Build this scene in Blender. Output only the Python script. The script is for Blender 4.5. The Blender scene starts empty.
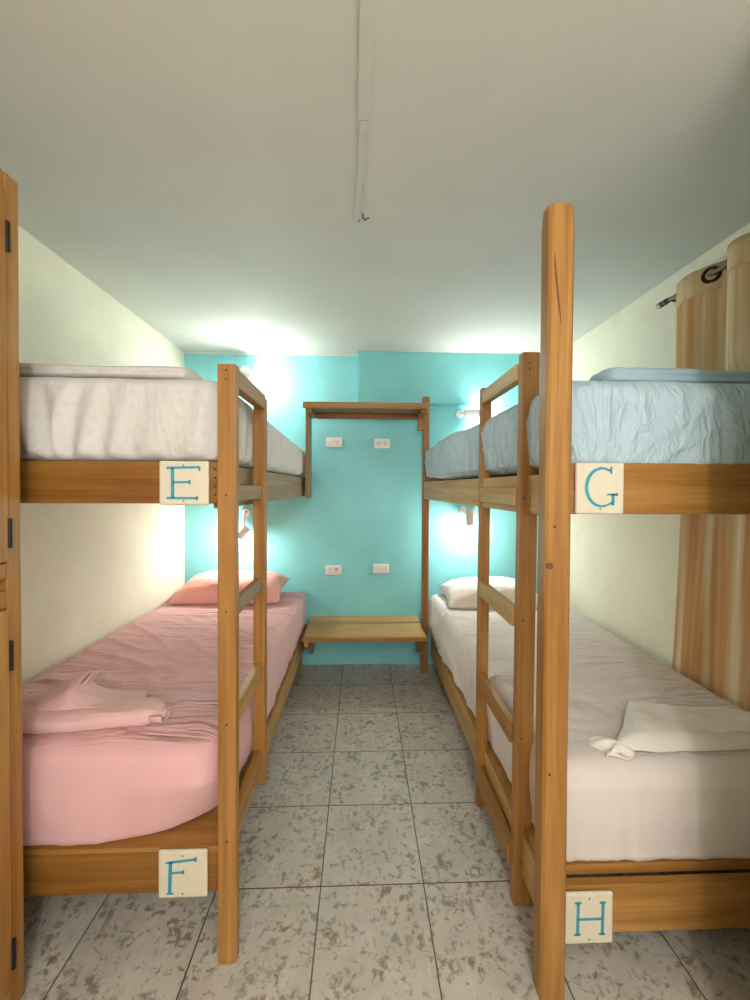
import bpy, bmesh, math, random
from mathutils import Vector, Matrix, noise
random.seed(7)
PI = math.pi
COL = bpy.context.scene.collection

# ------------------------------------------------------------------ materials
def new_mat(name):
    m = bpy.data.materials.new(name); m.use_nodes = True
    nt = m.node_tree
    return m, nt, nt.nodes['Principled BSDF']

def N(nt, kind, **kw):
    n = nt.nodes.new(kind)
    for k, v in kw.items():
        setattr(n, k, v)
    return n

def ramp(nt, src, stops):
    r = N(nt, 'ShaderNodeValToRGB')
    e = r.color_ramp.elements
    while len(e) < len(stops):
        e.new(0.5)
    for el, (p, c) in zip(e, stops):
        el.position = p; el.color = (*c, 1) if len(c) == 3 else c
    nt.links.new(src, r.inputs[0])
    return r

def coords(nt, scale=(1, 1, 1), rot=(0, 0, 0), loc=(0, 0, 0)):
    t = N(nt, 'ShaderNodeTexCoord'); m = N(nt, 'ShaderNodeMapping')
    m.inputs['Scale'].default_value = scale
    m.inputs['Rotation'].default_value = rot
    m.inputs['Location'].default_value = loc
    nt.links.new(t.outputs['Object'], m.inputs[0])
    return m.outputs[0]

def noise_tex(nt, vec, scale, detail=4, rough=0.55, dist=0.0):
    n = N(nt, 'ShaderNodeTexNoise')
    n.inputs['Scale'].default_value = scale; n.inputs['Detail'].default_value = detail
    n.inputs['Roughness'].default_value = rough; n.inputs['Distortion'].default_value = dist
    nt.links.new(vec, n.inputs['Vector'])
    return n

def mixc(nt, fac, a, b, mode='MIX'):
    m = N(nt, 'ShaderNodeMix', data_type='RGBA', blend_type=mode)
    def put(sock, v):
        if hasattr(v, 'default_value') or hasattr(v, 'is_output'):
            nt.links.new(v, sock)
        elif isinstance(v, (int, float)):
            sock.default_value = v
        else:
            sock.default_value = (*v, 1)
    put(m.inputs[0], fac); put(m.inputs[6], a); put(m.inputs[7], b)
    return m.outputs[2]

def bump(nt, b, h, strength=0.3, dist=0.01):
    n = N(nt, 'ShaderNodeBump')
    n.inputs['Strength'].default_value = strength; n.inputs['Distance'].default_value = dist
    nt.links.new(h, n.inputs['Height']); nt.links.new(n.outputs[0], b.inputs['Normal'])
    return n

def wood(name, axis, light, dark, rough=0.42, knots=True):
    m, nt, b = new_mat(name)
    s = [14.0, 14.0, 14.0]; s['XYZ'.index(axis)] = 0.9
    v = coords(nt, s)
    n1 = noise_tex(nt, v, 1.6, 5, 0.6, 0.6)
    s2 = [90.0, 90.0, 90.0]; s2['XYZ'.index(axis)] = 2.5
    n2 = noise_tex(nt, coords(nt, s2), 1.0, 3, 0.6)
    s3 = [2.2, 2.2, 2.2]; s3['XYZ'.index(axis)] = 0.7
    n3 = noise_tex(nt, coords(nt, s3), 1.5, 2)
    r = ramp(nt, n1.outputs[0], [(0.32, dark), (0.5, tuple((a + c) / 2 for a, c in zip(light, dark))), (0.68, light)])
    r2 = ramp(nt, n2.outputs[0], [(0.35, (0.72, 0.66, 0.6)), (0.6, (1, 1, 1))])
    c = mixc(nt, 0.55, r.outputs[0], r2.outputs[0], 'MULTIPLY')
    r3 = ramp(nt, n3.outputs[0], [(0.35, (0.82, 0.76, 0.7)), (0.65, (1, 1, 1))])
    c = mixc(nt, 0.7, c, r3.outputs[0], 'MULTIPLY')
    nt.links.new(c, b.inputs['Base Color'])
    b.inputs['Roughness'].default_value = rough
    b.inputs['Specular IOR Level'].default_value = 0.4
    bump(nt, b, n2.outputs[0], 0.12, 0.002)
    return m

HL, HD = (0.47, 0.25, 0.068), (0.31, 0.140, 0.030)     # honey wood of the bunks
W = {a: wood('honey_wood_' + a, a, HL, HD) for a in 'XYZ'}
WP = {a: wood('pale_wood_' + a, a, (0.60, 0.41, 0.17), (0.46, 0.27, 0.09)) for a in 'XYZ'}
WB = {a: wood('dark_honey_wood_' + a, a, (0.33, 0.155, 0.030), (0.20, 0.080, 0.012)) for a in 'XYZ'}
WD = {a: wood('brown_wood_' + a, a, (0.42, 0.22, 0.075), (0.26, 0.115, 0.035)) for a in 'XYZ'}
WG = {a: wood('greyed_wood_' + a, a, (0.40, 0.30, 0.19), (0.29, 0.20, 0.11), 0.6) for a in 'XYZ'}

def paint(name, col, rough=0.7, mott=0.08, stain=None, bs=0.25, spec=0.3):
    m, nt, b = new_mat(name)
    v = coords(nt)
    n = noise_tex(nt, v, 2.2, 4)
    lo = tuple(c * (1 - mott) for c in col); hi = tuple(min(1, c * (1 + mott)) for c in col)
    c = ramp(nt, n.outputs[0], [(0.35, lo), (0.65, hi)]).outputs[0]
    if stain:
        n2 = noise_tex(nt, v, 3.3, 5, 0.65)
        f = ramp(nt, n2.outputs[0], [(0.54, (0, 0, 0)), (0.74, (0.35, 0.35, 0.35))])
        c = mixc(nt, f.outputs[0], c, stain)
    nt.links.new(c, b.inputs['Base Color'])
    b.inputs['Roughness'].default_value = rough
    b.inputs['Specular IOR Level'].default_value = spec
    n3 = noise_tex(nt, v, 26, 5, 0.6)
    bump(nt, b, n3.outputs[0], bs, 0.004)
    return m

M_CEIL = paint('white_ceiling_paint', (0.66, 0.655, 0.61), 0.75, 0.03)
M_CREAM = paint('cream_wall_paint', (0.80, 0.77, 0.63), 0.75, 0.04, (0.66, 0.57, 0.40), 0.35)
M_TURQ = paint('turquoise_wall_paint', (0.235, 0.62, 0.65), 0.5, 0.06, None, 0.25)
M_BEAM = paint('turquoise_beam_paint', (0.21, 0.59, 0.61), 0.5, 0.05, None, 0.2)

def plain(name, col, rough=0.4, metal=0.0, spec=0.5):
    m, nt, b = new_mat(name)
    n = noise_tex(nt, coords(nt), 30, 3)
    c = ramp(nt, n.outputs[0], [(0.3, tuple(x * 0.93 for x in col)), (0.7, col)])
    nt.links.new(c.outputs[0], b.inputs['Base Color'])
    b.inputs['Roughness'].default_value = rough; b.inputs['Metallic'].default_value = metal
    b.inputs['Specular IOR Level'].default_value = spec
    return m

M_PLASTIC = plain('white_plastic', (0.82, 0.80, 0.76), 0.35)
M_PLASTIC2 = plain('ivory_plastic', (0.72, 0.69, 0.63), 0.35)
M_HOLE = plain('dark_socket_hole', (0.03, 0.03, 0.03), 0.7)
M_RED = plain('red_plastic', (0.45, 0.06, 0.04), 0.4)
M_BLACKM = plain('black_iron', (0.02, 0.018, 0.016), 0.45, 0.6)
M_ROD = plain('dark_steel', (0.16, 0.13, 0.11), 0.35, 0.8)
M_PLAQUE = plain('cream_painted_wood', (0.68, 0.63, 0.50), 0.6)
M_LETTER = plain('teal_lettering_paint', (0.035, 0.33, 0.43), 0.5)
M_RACE = plain('white_raceway_plastic', (0.66, 0.66, 0.61), 0.7, 0, .2)
M_NAIL = plain('dark_nail_head', (0.06, 0.045, 0.03), 0.6, 0.4)

def emit(name, col, s):
    m, nt, b = new_mat(name)
    b.inputs['Base Color'].default_value = (*col, 1)
    b.inputs['Emission Color'].default_value = (*col, 1)
    b.inputs['Emission Strength'].default_value = s
    return m
M_BULB = emit('glowing_bulb', (1, 0.96, 0.88), 14)
M_GLOBE = emit('glowing_globe', (1, 0.93, 0.8), 6)

def fabric(name, col, pattern=None, bs=0.5, wr=(7, 3.0, 0.6), rough=0.85, bd=.006, toponly=False):
    m, nt, b = new_mat(name)
    c = col
    if pattern:
        v = coords(nt, (1, 1, 1), (0.0, 0.0, 0.0))
        vor = N(nt, 'ShaderNodeTexVoronoi', feature='F1', distance='MANHATTAN')
        vor.inputs['Scale'].default_value = 24; vor.inputs['Randomness'].default_value = 0.45
        nt.links.new(v, vor.inputs['Vector'])
        n = noise_tex(nt, v, 60, 2)
        r = ramp(nt, vor.outputs['Distance'], [(0.36, (1, 1, 1)), (0.44, (0, 0, 0))])
        f = mixc(nt, 0.6, r.outputs[0], n.outputs[0], 'MULTIPLY')
        c = mixc(nt, f, col, pattern)
    n0 = noise_tex(nt, coords(nt), 4, 3)
    r0 = ramp(nt, n0.outputs[0], [(0.3, (0.94, 0.94, 0.94)), (0.7, (1, 1, 1))])
    c = mixc(nt, 1.0, c, r0.outputs[0], 'MULTIPLY')
    nt.links.new(c, b.inputs['Base Color'])
    b.inputs['Roughness'].default_value = rough
    b.inputs['Specular IOR Level'].default_value = 0.2
    b.inputs['Sheen Weight'].default_value = 0.15
    # creases: ridged noise stretched diagonally, plus weave
    n1 = noise_tex(nt, coords(nt, (wr[1], wr[0], wr[0] * 0.6), (0.25, 0.2, wr[2])), 1.0, 4, 0.55, 0.7)
    a = N(nt, 'ShaderNodeMath', operation='SUBTRACT'); a.inputs[1].default_value = 0.5
    nt.links.new(n1.outputs[0], a.inputs[0])
    ab = N(nt, 'ShaderNodeMath', operation='ABSOLUTE'); nt.links.new(a.outputs[0], ab.inputs[0])
    rr = ramp(nt, ab.outputs[0], [(0.0, (1, 1, 1)), (0.12, (0, 0, 0))])
    hgt = rr.outputs[0]
    if toponly:                                   # stretched smooth on the sides, creased on the lying surface
        g = N(nt, 'ShaderNodeNewGeometry'); sp_ = N(nt, 'ShaderNodeSeparateXYZ'); nt.links.new(g.outputs['True Normal'], sp_.inputs[0])
        mr = N(nt, 'ShaderNodeMapRange'); mr.inputs[1].default_value = .75; mr.inputs[2].default_value = .97
        nt.links.new(sp_.outputs[2], mr.inputs[0])
        n5 = noise_tex(nt, coords(nt), 2.3, 2)
        r5 = ramp(nt, n5.outputs[0], [(.38, (.15, .15, .15)), (.6, (1, 1, 1))])
        m1 = N(nt, 'ShaderNodeMath', operation='MULTIPLY'); nt.links.new(mr.outputs[0], m1.inputs[0]); nt.links.new(r5.outputs[0], m1.inputs[1])
        m2 = N(nt, 'ShaderNodeMath', operation='MULTIPLY'); nt.links.new(m1.outputs[0], m2.inputs[0]); nt.links.new(hgt, m2.inputs[1])
        hgt = m2.outputs[0]
    bump(nt, b, hgt, bs, bd)
    return m

F_PINK = fabric('pink_cotton', (0.76, 0.45, 0.465), None, 0.95, (9, 1.5, -0.42), bd=.018, toponly=True)
F_PINK2 = fabric('pink_cotton_fold', (0.75, 0.48, 0.48), None, 0.3, (9, 3, 0.2))
F_WHITE = fabric('white_cotton', (0.72, 0.655, 0.63), (0.70, 0.635, 0.61), 0.75, (9, 1.8, .3), bd=.014, toponly=True)
F_WHITE2 = fabric('white_cotton_fold', (0.80, 0.76, 0.72), None, 0.25, (9, 3, 0.3))
F_GREY = fabric('grey_damask_cotton', (0.64, 0.63, 0.62), (0.60, 0.58, 0.575), 0.3, (5, 9, 0.1))
F_BLUE = fabric('pale_blue_cotton', (0.44, 0.58, 0.67), None, 0.9, (6, 9, 0.15), bd=.009)
F_BLUE2 = fabric('pale_blue_cotton_fold', (0.38, 0.54, 0.63), None, 0.25, (8, 4, 0.1))

def floor_mat():
    m, nt, b = new_mat('marbled_floor_tiles')
    t = N(nt, 'ShaderNodeTexCoord')
    sep = N(nt, 'ShaderNodeSeparateXYZ'); nt.links.new(t.outputs['Object'], sep.inputs[0])
    def line(out, off, size):
        a = N(nt, 'ShaderNodeMath', operation='SUBTRACT'); a.inputs[1].default_value = off
        nt.links.new(out, a.inputs[0])
        d = N(nt, 'ShaderNodeMath', operation='DIVIDE'); d.inputs[1].default_value = size
        nt.links.new(a.outputs[0], d.inputs[0])
        fr = N(nt, 'ShaderNodeMath', operation='FRACT'); nt.links.new(d.outputs[0], fr.inputs[0])
        s = N(nt, 'ShaderNodeMath', operation='SUBTRACT'); s.inputs[1].default_value = 0.5
        nt.links.new(fr.outputs[0], s.inputs[0])
        ab = N(nt, 'ShaderNodeMath', operation='ABSOLUTE'); nt.links.new(s.outputs[0], ab.inputs[0])
        g = N(nt, 'ShaderNodeMath', operation='GREATER_THAN'); g.inputs[1].default_value = 0.5 - 0.0022 / size
        nt.links.new(ab.outputs[0], g.inputs[0])
        fl = N(nt, 'ShaderNodeMath', operation='FLOOR'); nt.links.new(d.outputs[0], fl.inputs[0])
        return g.outputs[0], fl.outputs[0]
    gx, fx = line(sep.outputs[0], -0.1345, 0.358)
    gy, fy = line(sep.outputs[1], 1.379, 0.354)
    mx = N(nt, 'ShaderNodeMath', operation='MAXIMUM')
    nt.links.new(gx, mx.inputs[0]); nt.links.new(gy, mx.inputs[1])
    # tile pattern shifted a little per tile
    cb = N(nt, 'ShaderNodeCombineXYZ'); nt.links.new(fx, cb.inputs[0]); nt.links.new(fy, cb.inputs[1])
    wn = N(nt, 'ShaderNodeTexWhiteNoise', noise_dimensions='3D'); nt.links.new(cb.outputs[0], wn.inputs['Vector'])
    vm = N(nt, 'ShaderNodeVectorMath', operation='MULTIPLY_ADD')
    nt.links.new(wn.outputs['Color'], vm.inputs[0]); vm.inputs[1].default_value = (3, 3, 3)
    nt.links.new(t.outputs['Object'], vm.inputs[2])
    v = vm.outputs[0]
    base = ramp(nt, noise_tex(nt, v, 9, 5, 0.6).outputs[0], [(0.3, (0.46, 0.435, 0.385)), (0.7, (0.58, 0.545, 0.49))]).outputs[0]
    # grey and brown flakes
    def flakes(sc, lo, hi, seed):
        mp = N(nt, 'ShaderNodeMapping'); mp.inputs['Location'].default_value = (seed, seed * 2, 0)
        nt.links.new(v, mp.inputs[0])
        n1 = noise_tex(nt, mp.outputs[0], sc, 3, 0.6, 0.5)
        n2 = noise_tex(nt, mp.outputs[0], 11, 2)
        w1 = N(nt, 'ShaderNodeMath', operation='MULTIPLY'); w1.inputs[1].default_value = .68
        nt.links.new(n1.outputs[0], w1.inputs[0])
        mu = N(nt, 'ShaderNodeMath', operation='MULTIPLY_ADD'); mu.inputs[1].default_value = .32
        nt.links.new(n2.outputs[0], mu.inputs[0]); nt.links.new(w1.outputs[0], mu.inputs[2])
        return ramp(nt, mu.outputs[0], [(lo, (0, 0, 0)), (hi, (1, 1, 1))]).outputs[0]
    c = mixc(nt, flakes(44, 0.535, 0.63, 3.1), base, (0.27, 0.262, 0.235))
    c = mixc(nt, flakes(40, 0.55, 0.64, 9.7), c, (0.28, 0.205, 0.14))
    # pale diagonal scratches
    mp = N(nt, 'ShaderNodeMapping'); mp.inputs['Rotation'].default_value = (0, 0, 0.8)
    mp.inputs['Scale'].default_value = (70, 5, 1); nt.links.new(v, mp.inputs[0])
    s = ramp(nt, noise_tex(nt, mp.outputs[0], 1, 3).outputs[0], [(0.62, (0, 0, 0)), (0.7, (0.5, 0.5, 0.5))]).outputs[0]
    c = mixc(nt, s, c, (0.64, 0.61, 0.54))
    c = mixc(nt, mx.outputs[0], c, (0.10, 0.075, 0.05))
    nt.links.new(c, b.inputs['Base Color'])
    b.inputs['Roughness'].default_value = 0.33
    inv = N(nt, 'ShaderNodeMath', operation='SUBTRACT'); inv.inputs[0].default_value = 1.0
    nt.links.new(mx.outputs[0], inv.inputs[1])
    bump(nt, b, inv.outputs[0], 0.5, 0.002)
    return m
M_FLOOR = floor_mat()

def curtain_mat():
    m, nt, b = new_mat('tan_striped_curtain_cloth')
    t = N(nt, 'ShaderNodeTexCoord')
    mp = N(nt, 'ShaderNodeMapping'); mp.inputs['Scale'].default_value = (7.0, 0.7, 1)
    nt.links.new(t.outputs['UV'], mp.inputs[0])
    n = noise_tex(nt, mp.outputs[0], 1.4, 3, 0.5, 0.3)
    c = ramp(nt, n.outputs[0], [(0.36, (0.44, 0.20, 0.08)), (0.47, (0.56, 0.29, 0.12)), (0.54, (0.56, 0.41, 0.23)), (0.63, (0.72, 0.60, 0.42))]).outputs[0]
    mp2 = N(nt, 'ShaderNodeMapping'); mp2.inputs['Scale'].default_value = (300, 400, 1)
    nt.links.new(t.outputs['UV'], mp2.inputs[0])
    n2 = noise_tex(nt, mp2.outputs[0], 1, 2)
    nt.links.new(c, b.inputs['Base Color'])
    b.inputs['Roughness'].default_value = 0.8; b.inputs['Specular IOR Level'].default_value = 0.2
    bump(nt, b, n2.outputs[0], 0.2, 0.001)
    return m
M_CURT = curtain_mat()

# ------------------------------------------------------------------ helpers
def wloc(o):
    p = Vector((0, 0, 0))
    while o is not None:
        p += o.location; o = o.parent
    return p

def obj(name, bm, mat, parent=None, smooth=False, bevel=0.0, seg=2, origin=None):
    off = wloc(parent) if parent else Vector(origin or (0, 0, 0))
    bmesh.ops.translate(bm, verts=bm.verts, vec=-off)
    me = bpy.data.meshes.new(name); bm.normal_update(); bm.to_mesh(me); bm.free()
    me.materials.append(mat)
    o = bpy.data.objects.new(name, me); COL.objects.link(o)
    if parent: o.parent = parent
    elif origin: o.location = origin
    if smooth:
        for p in me.polygons: p.use_smooth = True
    if bevel:
        md = o.modifiers.new('bevel', 'BEVEL'); md.width = bevel; md.segments = seg; md.limit_method = 'ANGLE'
        md.harden_normals = False
    return o

def thing(name, label, cat, loc, group=None):
    o = bpy.data.objects.new(name, None); COL.objects.link(o); o.location = loc
    o.empty_display_size = 0.1
    return tag(o, label, cat, group)

def tag(o, label, cat, group=None):
    o['label'] = label; o['category'] = cat
    if group: o['group'] = group
    return o

def struct(o):
    o['kind'] = 'structure'; return o

def box(bm, x0, x1, y0, y1, z0, z1):
    vs = [bm.verts.new((x, y, z)) for x in (x0, x1) for y in (y0, y1) for z in (z0, z1)]
    for f in ((0, 1, 3, 2), (4, 6, 7, 5), (0, 4, 5, 1), (2, 3, 7, 6), (0, 2, 6, 4), (1, 5, 7, 3)):
        bm.faces.new([vs[i] for i in f])
    return bm

def B(*a):
    return box(bmesh.new(), *a)

def cyl(bm, p0, p1, r0, r1=None, n=20, cap=True):
    p0, p1 = Vector(p0), Vector(p1); r1 = r0 if r1 is None else r1
    d = (p1 - p0).normalized(); a = d.orthogonal().normalized(); b_ = d.cross(a)
    l0, l1 = [], []
    for i in range(n):
        t = 2 * PI * i / n; u = a * math.cos(t) + b_ * math.sin(t)
        l0.append(bm.verts.new(p0 + u * r0)); l1.append(bm.verts.new(p1 + u * r1))
    for i in range(n):
        j = (i + 1) % n
        bm.faces.new((l0[i], l0[j], l1[j], l1[i]))
    if cap:
        bm.faces.new(list(reversed(l0))); bm.faces.new(l1)
    return bm

def tube(bm, pts, r, n=10):
    pts = [Vector(p) for p in pts]; rings = []
    for i, p in enumerate(pts):
        d = (pts[min(i + 1, len(pts) - 1)] - pts[max(i - 1, 0)]).normalized()
        a = d.cross(Vector((0.13, 0.21, 0.97))).normalized(); b_ = d.cross(a)
        rings.append([bm.verts.new(p + (a * math.cos(2 * PI * k / n) + b_ * math.sin(2 * PI * k / n)) * r) for k in range(n)])
    for r0, r1 in zip(rings, rings[1:]):
        for k in range(n):
            bm.faces.new((r0[k], r0[(k + 1) % n], r1[(k + 1) % n], r1[k]))
    bm.faces.new(list(reversed(rings[0]))); bm.faces.new(rings[-1])
    return bm

def fbm(x, y, z=0.0, oct=3):
    s, a, f = 0.0, 1.0, 1.0
    for _ in range(oct):
        s += a * noise.noise(Vector((x * f, y * f, z * f))); a *= 0.5; f *= 2.1
    return s

def ridge(x, y, z=0.0):
    return max(0.0, 1 - 5 * abs(noise.noise(Vector((x, y, z)))))

def soft_box(x0, x1, y0, y1, z0, z1, Rp, r, step, disp=None, rb=None):
    """closed box with soft edges: plan radius Rp, top radius r"""
    nx = max(2, int((x1 - x0) / step)); ny = max(2, int((y1 - y0) / step)); nz = max(2, int((z1 - z0) / step))
    verts = {}; bm = bmesh.new()
    def V(i, j, k):
        key = (i, j, k)
        if key in verts: return verts[key]
        p = Vector((x0 + (x1 - x0) * i / nx, y0 + (y1 - y0) * j / ny, z0 + (z1 - z0) * k / nz))
        rz = r if p.z > (z0 + z1) / 2 else (rb or r)
        q = Vector((min(max(p.x, x0 + Rp), x1 - Rp), min(max(p.y, y0 + Rp), y1 - Rp),
                    min(max(p.z, z0 + (rb or r)), z1 - r)))
        d = p - q; d = Vector((d.x / Rp, d.y / Rp, d.z / rz))
        if d.length > 1e-9:
            mx = max(abs(d.x), abs(d.y), abs(d.z)); d = d * (mx / d.length)
        pp = q + Vector((d.x * Rp, d.y * Rp, d.z * rz))
        n = Vector((d.x / Rp, d.y / Rp, d.z / rz))
        if n.length < 1e-6: n = Vector((0, 0, 1))
        n.normalize()
        if disp: pp = pp + disp(pp, n)
        verts[key] = bm.verts.new(pp); return verts[key]
    for i in range(nx):
        for j in range(ny):
            bm.faces.new((V(i, j, 0), V(i, j + 1, 0), V(i + 1, j + 1, 0), V(i + 1, j, 0)))
            bm.faces.new((V(i, j, nz), V(i + 1, j, nz), V(i + 1, j + 1, nz), V(i, j + 1, nz)))
    for i in range(nx):
        for k in range(nz):
            bm.faces.new((V(i, 0, k), V(i + 1, 0, k), V(i + 1, 0, k + 1), V(i, 0, k + 1)))
            bm.faces.new((V(i, ny, k), V(i, ny, k + 1), V(i + 1, ny, k + 1), V(i + 1, ny, k)))
    for j in range(ny):
        for k in range(nz):
            bm.faces.new((V(0, j, k), V(0, j, k + 1), V(0, j + 1, k + 1), V(0, j + 1, k)))
            bm.faces.new((V(nx, j, k), V(nx, j + 1, k), V(nx, j + 1, k + 1), V(nx, j, k + 1)))
    return bm

# ------------------------------------------------------------------ the room
XL, XR, YB, YF, H = -1.352, 1.49, 3.128, -1.7, 2.408
struct(obj('floor', B(XL - .1, XR + .1, YF - .1, YB + .1, -0.1, 0), M_FLOOR))
struct(obj('ceiling', B(XL - .1, XR + .1, YF - .1, YB + .1, H, H + .1), M_CEIL))
struct(obj('wall_back', B(XL - .1, XR + .1, YB, YB + .1, 0, H), M_TURQ))
struct(obj('wall_left', B(XL - .1, XL, YF - .1, YB, 0, H), M_CREAM))
struct(obj('wall_right', B(XR, XR + .1, YF - .1, YB, 0, H), M_CREAM))
struct(obj('wall_front', B(XL, XR, YF - .1, YF, 0, H), M_CREAM))
struct(obj('wall_return', B(0.885, XR, 0.25, 0.85, 0, H), M_CREAM))      # pier just outside the view, it shades the bed
struct(obj('beam', B(-0.027, XR, 3.045, YB, 2.022, H), M_BEAM, bevel=0.004))
# small bead where the ceiling meets the back wall
struct(obj('trim_1', B(XL, -0.027, YB - 0.004, YB, H - 0.012, H), M_CEIL))
# hidden behind the camera: a door in the front wall
struct(obj('door_1', B(-0.4, 0.4, YF, YF + 0.04, 0.0, 2.0), WD['Z'], bevel=0.004))

# unseen window added behind the camera; glowing pane and area light give soft fill
fill_win = obj('fill_window_1', B(0.52, 1.32, YF, YF + 0.02, 0.95, 1.95), emit('fill_window_glow', (.9, .95, 1), 1.5)); struct(fill_win)
bm = bmesh.new()
for a in ((.48, .53, .91, 1.99), (1.31, 1.36, .91, 1.99), (.905, .935, .96, 1.94)): box(bm, a[0], a[1], YF, YF + .04, a[2], a[3])
for z in (.91, 1.94): box(bm, .53, 1.31, YF, YF + .04, z, z + .05)
obj('fill_window_frame', bm, WP['Z'], fill_win)
li = bpy.data.lights.new('added_fill_light', 'AREA'); li.shape = 'RECTANGLE'; li.size = 1.9; li.size_y = 1.3; li.energy = 32; li.color = (1, .97, .95)  # added fill light, not daylight through an opening
lo = bpy.data.objects.new('added_fill_light', li); COL.objects.link(lo); lo.location = (.2, YF + .06, 1.5); lo.rotation_euler = (PI / 2, 0, PI)
lo.rotation_euler = Vector((0, 1, 0)).to_track_quat('-Z', 'Y').to_euler()

# ------------------------------------------------------------------ letters
def plaque(letter, cx, z0, z1, yf, parent, colour_desc, w=0.142, tilt=0.0):
    """square plaque, front face at yf, with painted serif letter"""
    cz = (z0 + z1) / 2; hh = (z1 - z0) / 2
    bm = B(cx - w / 2, cx + w / 2, yf, yf + 0.012, z0, z1)
    p = obj('letter_plaque', bm, M_PLAQUE, parent, bevel=0.006, seg=3)
    p['label'] = colour_desc
    bm = bmesh.new(); t = 0.0055; y0, y1 = yf - 0.0012, yf + 0.001
    def bar(xa, za, xb, zb, th=t):
        a = Vector((cx + xa * w, 0, cz + za * 2 * hh)); b_ = Vector((cx + xb * w, 0, cz + zb * 2 * hh))
        d = (b_ - a).normalized(); n = Vector((-d.z, 0, d.x)) * th
        vs = []
        for yy in (y0, y1):
            for q in (a - n, b_ - n, b_ + n, a + n):
                vs.append(bm.verts.new((q.x, yy, q.z)))
        for f in ((0, 1, 2, 3), (7, 6, 5, 4), (0, 4, 5, 1), (1, 5, 6, 2), (2, 6, 7, 3), (3, 7, 4, 0)):
            bm.faces.new([vs[i] for i in f])
    s = 0.0026
    if letter == 'E':
        bar(-.22, -.34, -.22, .34, .0048); bar(-.34, .34, .32, .36, s + .0008); bar(-.22, .02, .12, .02, s + .0005); bar(-.34, -.34, .27, -.34, s + .0008)
        bar(.32, .27, .32, .37, s); bar(.12, -.03, .12, .07, s); bar(.27, -.39, .27, -.29, s)
    if letter == 'F':
        bar(-.26, -.38, -.24, .28, .0050); bar(-.24, .27, .27, .32, s + .0008); bar(-.22, .04, .02, .06, s + .0005)
        bar(.27, .27, .27, .37, s); bar(.02, .02, .02, .10, s); bar(-.34, .26, -.24, .27, s); bar(-.32, -.39, -.18, -.39, s)
    if letter == 'H':
        bar(-.24, -.3, -.23, .32, .0042); bar(.27, -.3, .28, .32, .0042); bar(-.23, .0, .27, .0, s + .0006)
        for a in (-.24, .27):
            bar(a - .06, .32, a + .07, .32, s); bar(a - .07, -.3, a + .06, -.3, s)
    if letter == 'G':
        pr = None
        for k in range(15):
            a = math.radians(62 + k * (298 - 62) / 14)
            q = (0.03 + .32 * math.cos(a) * 1.0, .02 + .37 * math.sin(a))
            if pr: bar(pr[0], pr[1], q[0], q[1], .0026 + .0022 * math.sin(PI * k / 14))
            pr = q
        bar(pr[0], pr[1], .26, -.26, s); bar(.26, -.33, .26, -.10, .0042); bar(.14, -.12, .34, -.12, s); bar(.34, -.15, .34, -.09, s)
        bar(.17, .35, .22, .34, s); bar(.22, .28, .22, .42, s)
    obj('letter', bm, M_LETTER, p)
    for sx, sz in ((0.0, .40), (0.0, -.40)):
        bm = bmesh.new(); cyl(bm, (cx + sx * w, yf - .0012, cz + sz * 2 * hh), (cx + sx * w, yf + .002, cz + sz * 2 * hh), .0022, n=8)
        obj('nail', bm, M_NAIL, p)

def nails(parent, pts, axis='Y', r=0.0028):
    for (x, y, z) in pts:
        bm = bmesh.new()
        d = Vector((0, .002, 0)) if axis == 'Y' else Vector((.002, 0, 0))
        cyl(bm, Vector((x, y, z)) - d, Vector((x, y, z)) + d, r, n=10)
        obj('nail', bm, M_NAIL, parent)

# ------------------------------------------------------------------ left bunk bed (E over F)
L = thing('bunk_bed', 'left wooden bunk bed with plaques E and F beside the wardrobe', 'bunk bed', (-0.88, 2.15, 0), 'wooden bunk beds')
def rails(root, xa, xw, yf, yb, z0, z1, side=1, zs0=None, zs1=None, wl=W, ws=W):
    """front board, side rail on the aisle, wall rail, back board.  xa aisle face, xw wall face"""
    zs0 = z0 if zs0 is None else zs0; zs1 = z1 if zs1 is None else zs1
    lo, hi = min(xa, xw), max(xa, xw); s = 1 if xw > xa else -1
    obj('end_board', B(lo + .002, hi - .002, yf, yf + .026, z0, z1), wl['X'], root, bevel=.003)
    obj('side_rail', B(*sorted((xa, xa + s * .03)), yf + .026, yb - .026, zs0, zs1), ws['Y'], root, bevel=.003)
    obj('side_rail', B(*sorted((xw, xw - s * .03)), yf + .026, yb - .026, z0, z1), wl['Y'], root, bevel=.003)
    obj('end_board', B(lo + .002, hi - .002, yb - .026, yb, z0, z1), wl['X'], root, bevel=.003)
# upper deck
rails(L, -0.412, -1.34, 1.192, 3.122, 1.334, 1.456, zs0=1.318, zs1=1.45, wl=WB, ws=WG)
obj('bed_base', B(-1.308, -0.444, 1.22, 3.09, 1.42, 1.45), WP['Y'], L)
# lower deck
rails(L, -0.412, -1.34, 1.192, 3.122, 0.183, 0.304, zs0=0.19, zs1=0.304, wl=WB, ws=WP)
obj('bed_base', B(-1.338, -0.414, 1.194, 3.12, 0.3045, 0.318), W['X'], L)
for x0, x1, y0, y1, z1 in ((-1.34, -1.29, 1.222, 1.272, 1.42), (-1.34, -1.29, 3.04, 3.095, 0.30),
                           (-0.4425, -0.412, 1.28, 1.32, 0.19), (-0.50, -0.446, 3.03, 3.09, 0.30)):
    obj('leg', B(x0, x1, y0, y1, 0, z1), W['Z'], L, bevel=.003)
plaque('E', -0.512, 1.330, 1.458, 1.179, L, 'cream plaque with a teal letter E')
plaque('F', -0.518, 0.178, 0.318, 1.179, L, 'cream plaque with a teal letter F')
lad = bpy.data.objects.new('ladder', None); COL.objects.link(lad); lad.parent = L; lad.location = (0.5, -0.95, 0)
obj('ladder_post', B(-0.410, -0.357, 1.160, 1.192, 0.0, 1.734), W['Z'], lad, bevel=.004, seg=3)
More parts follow.
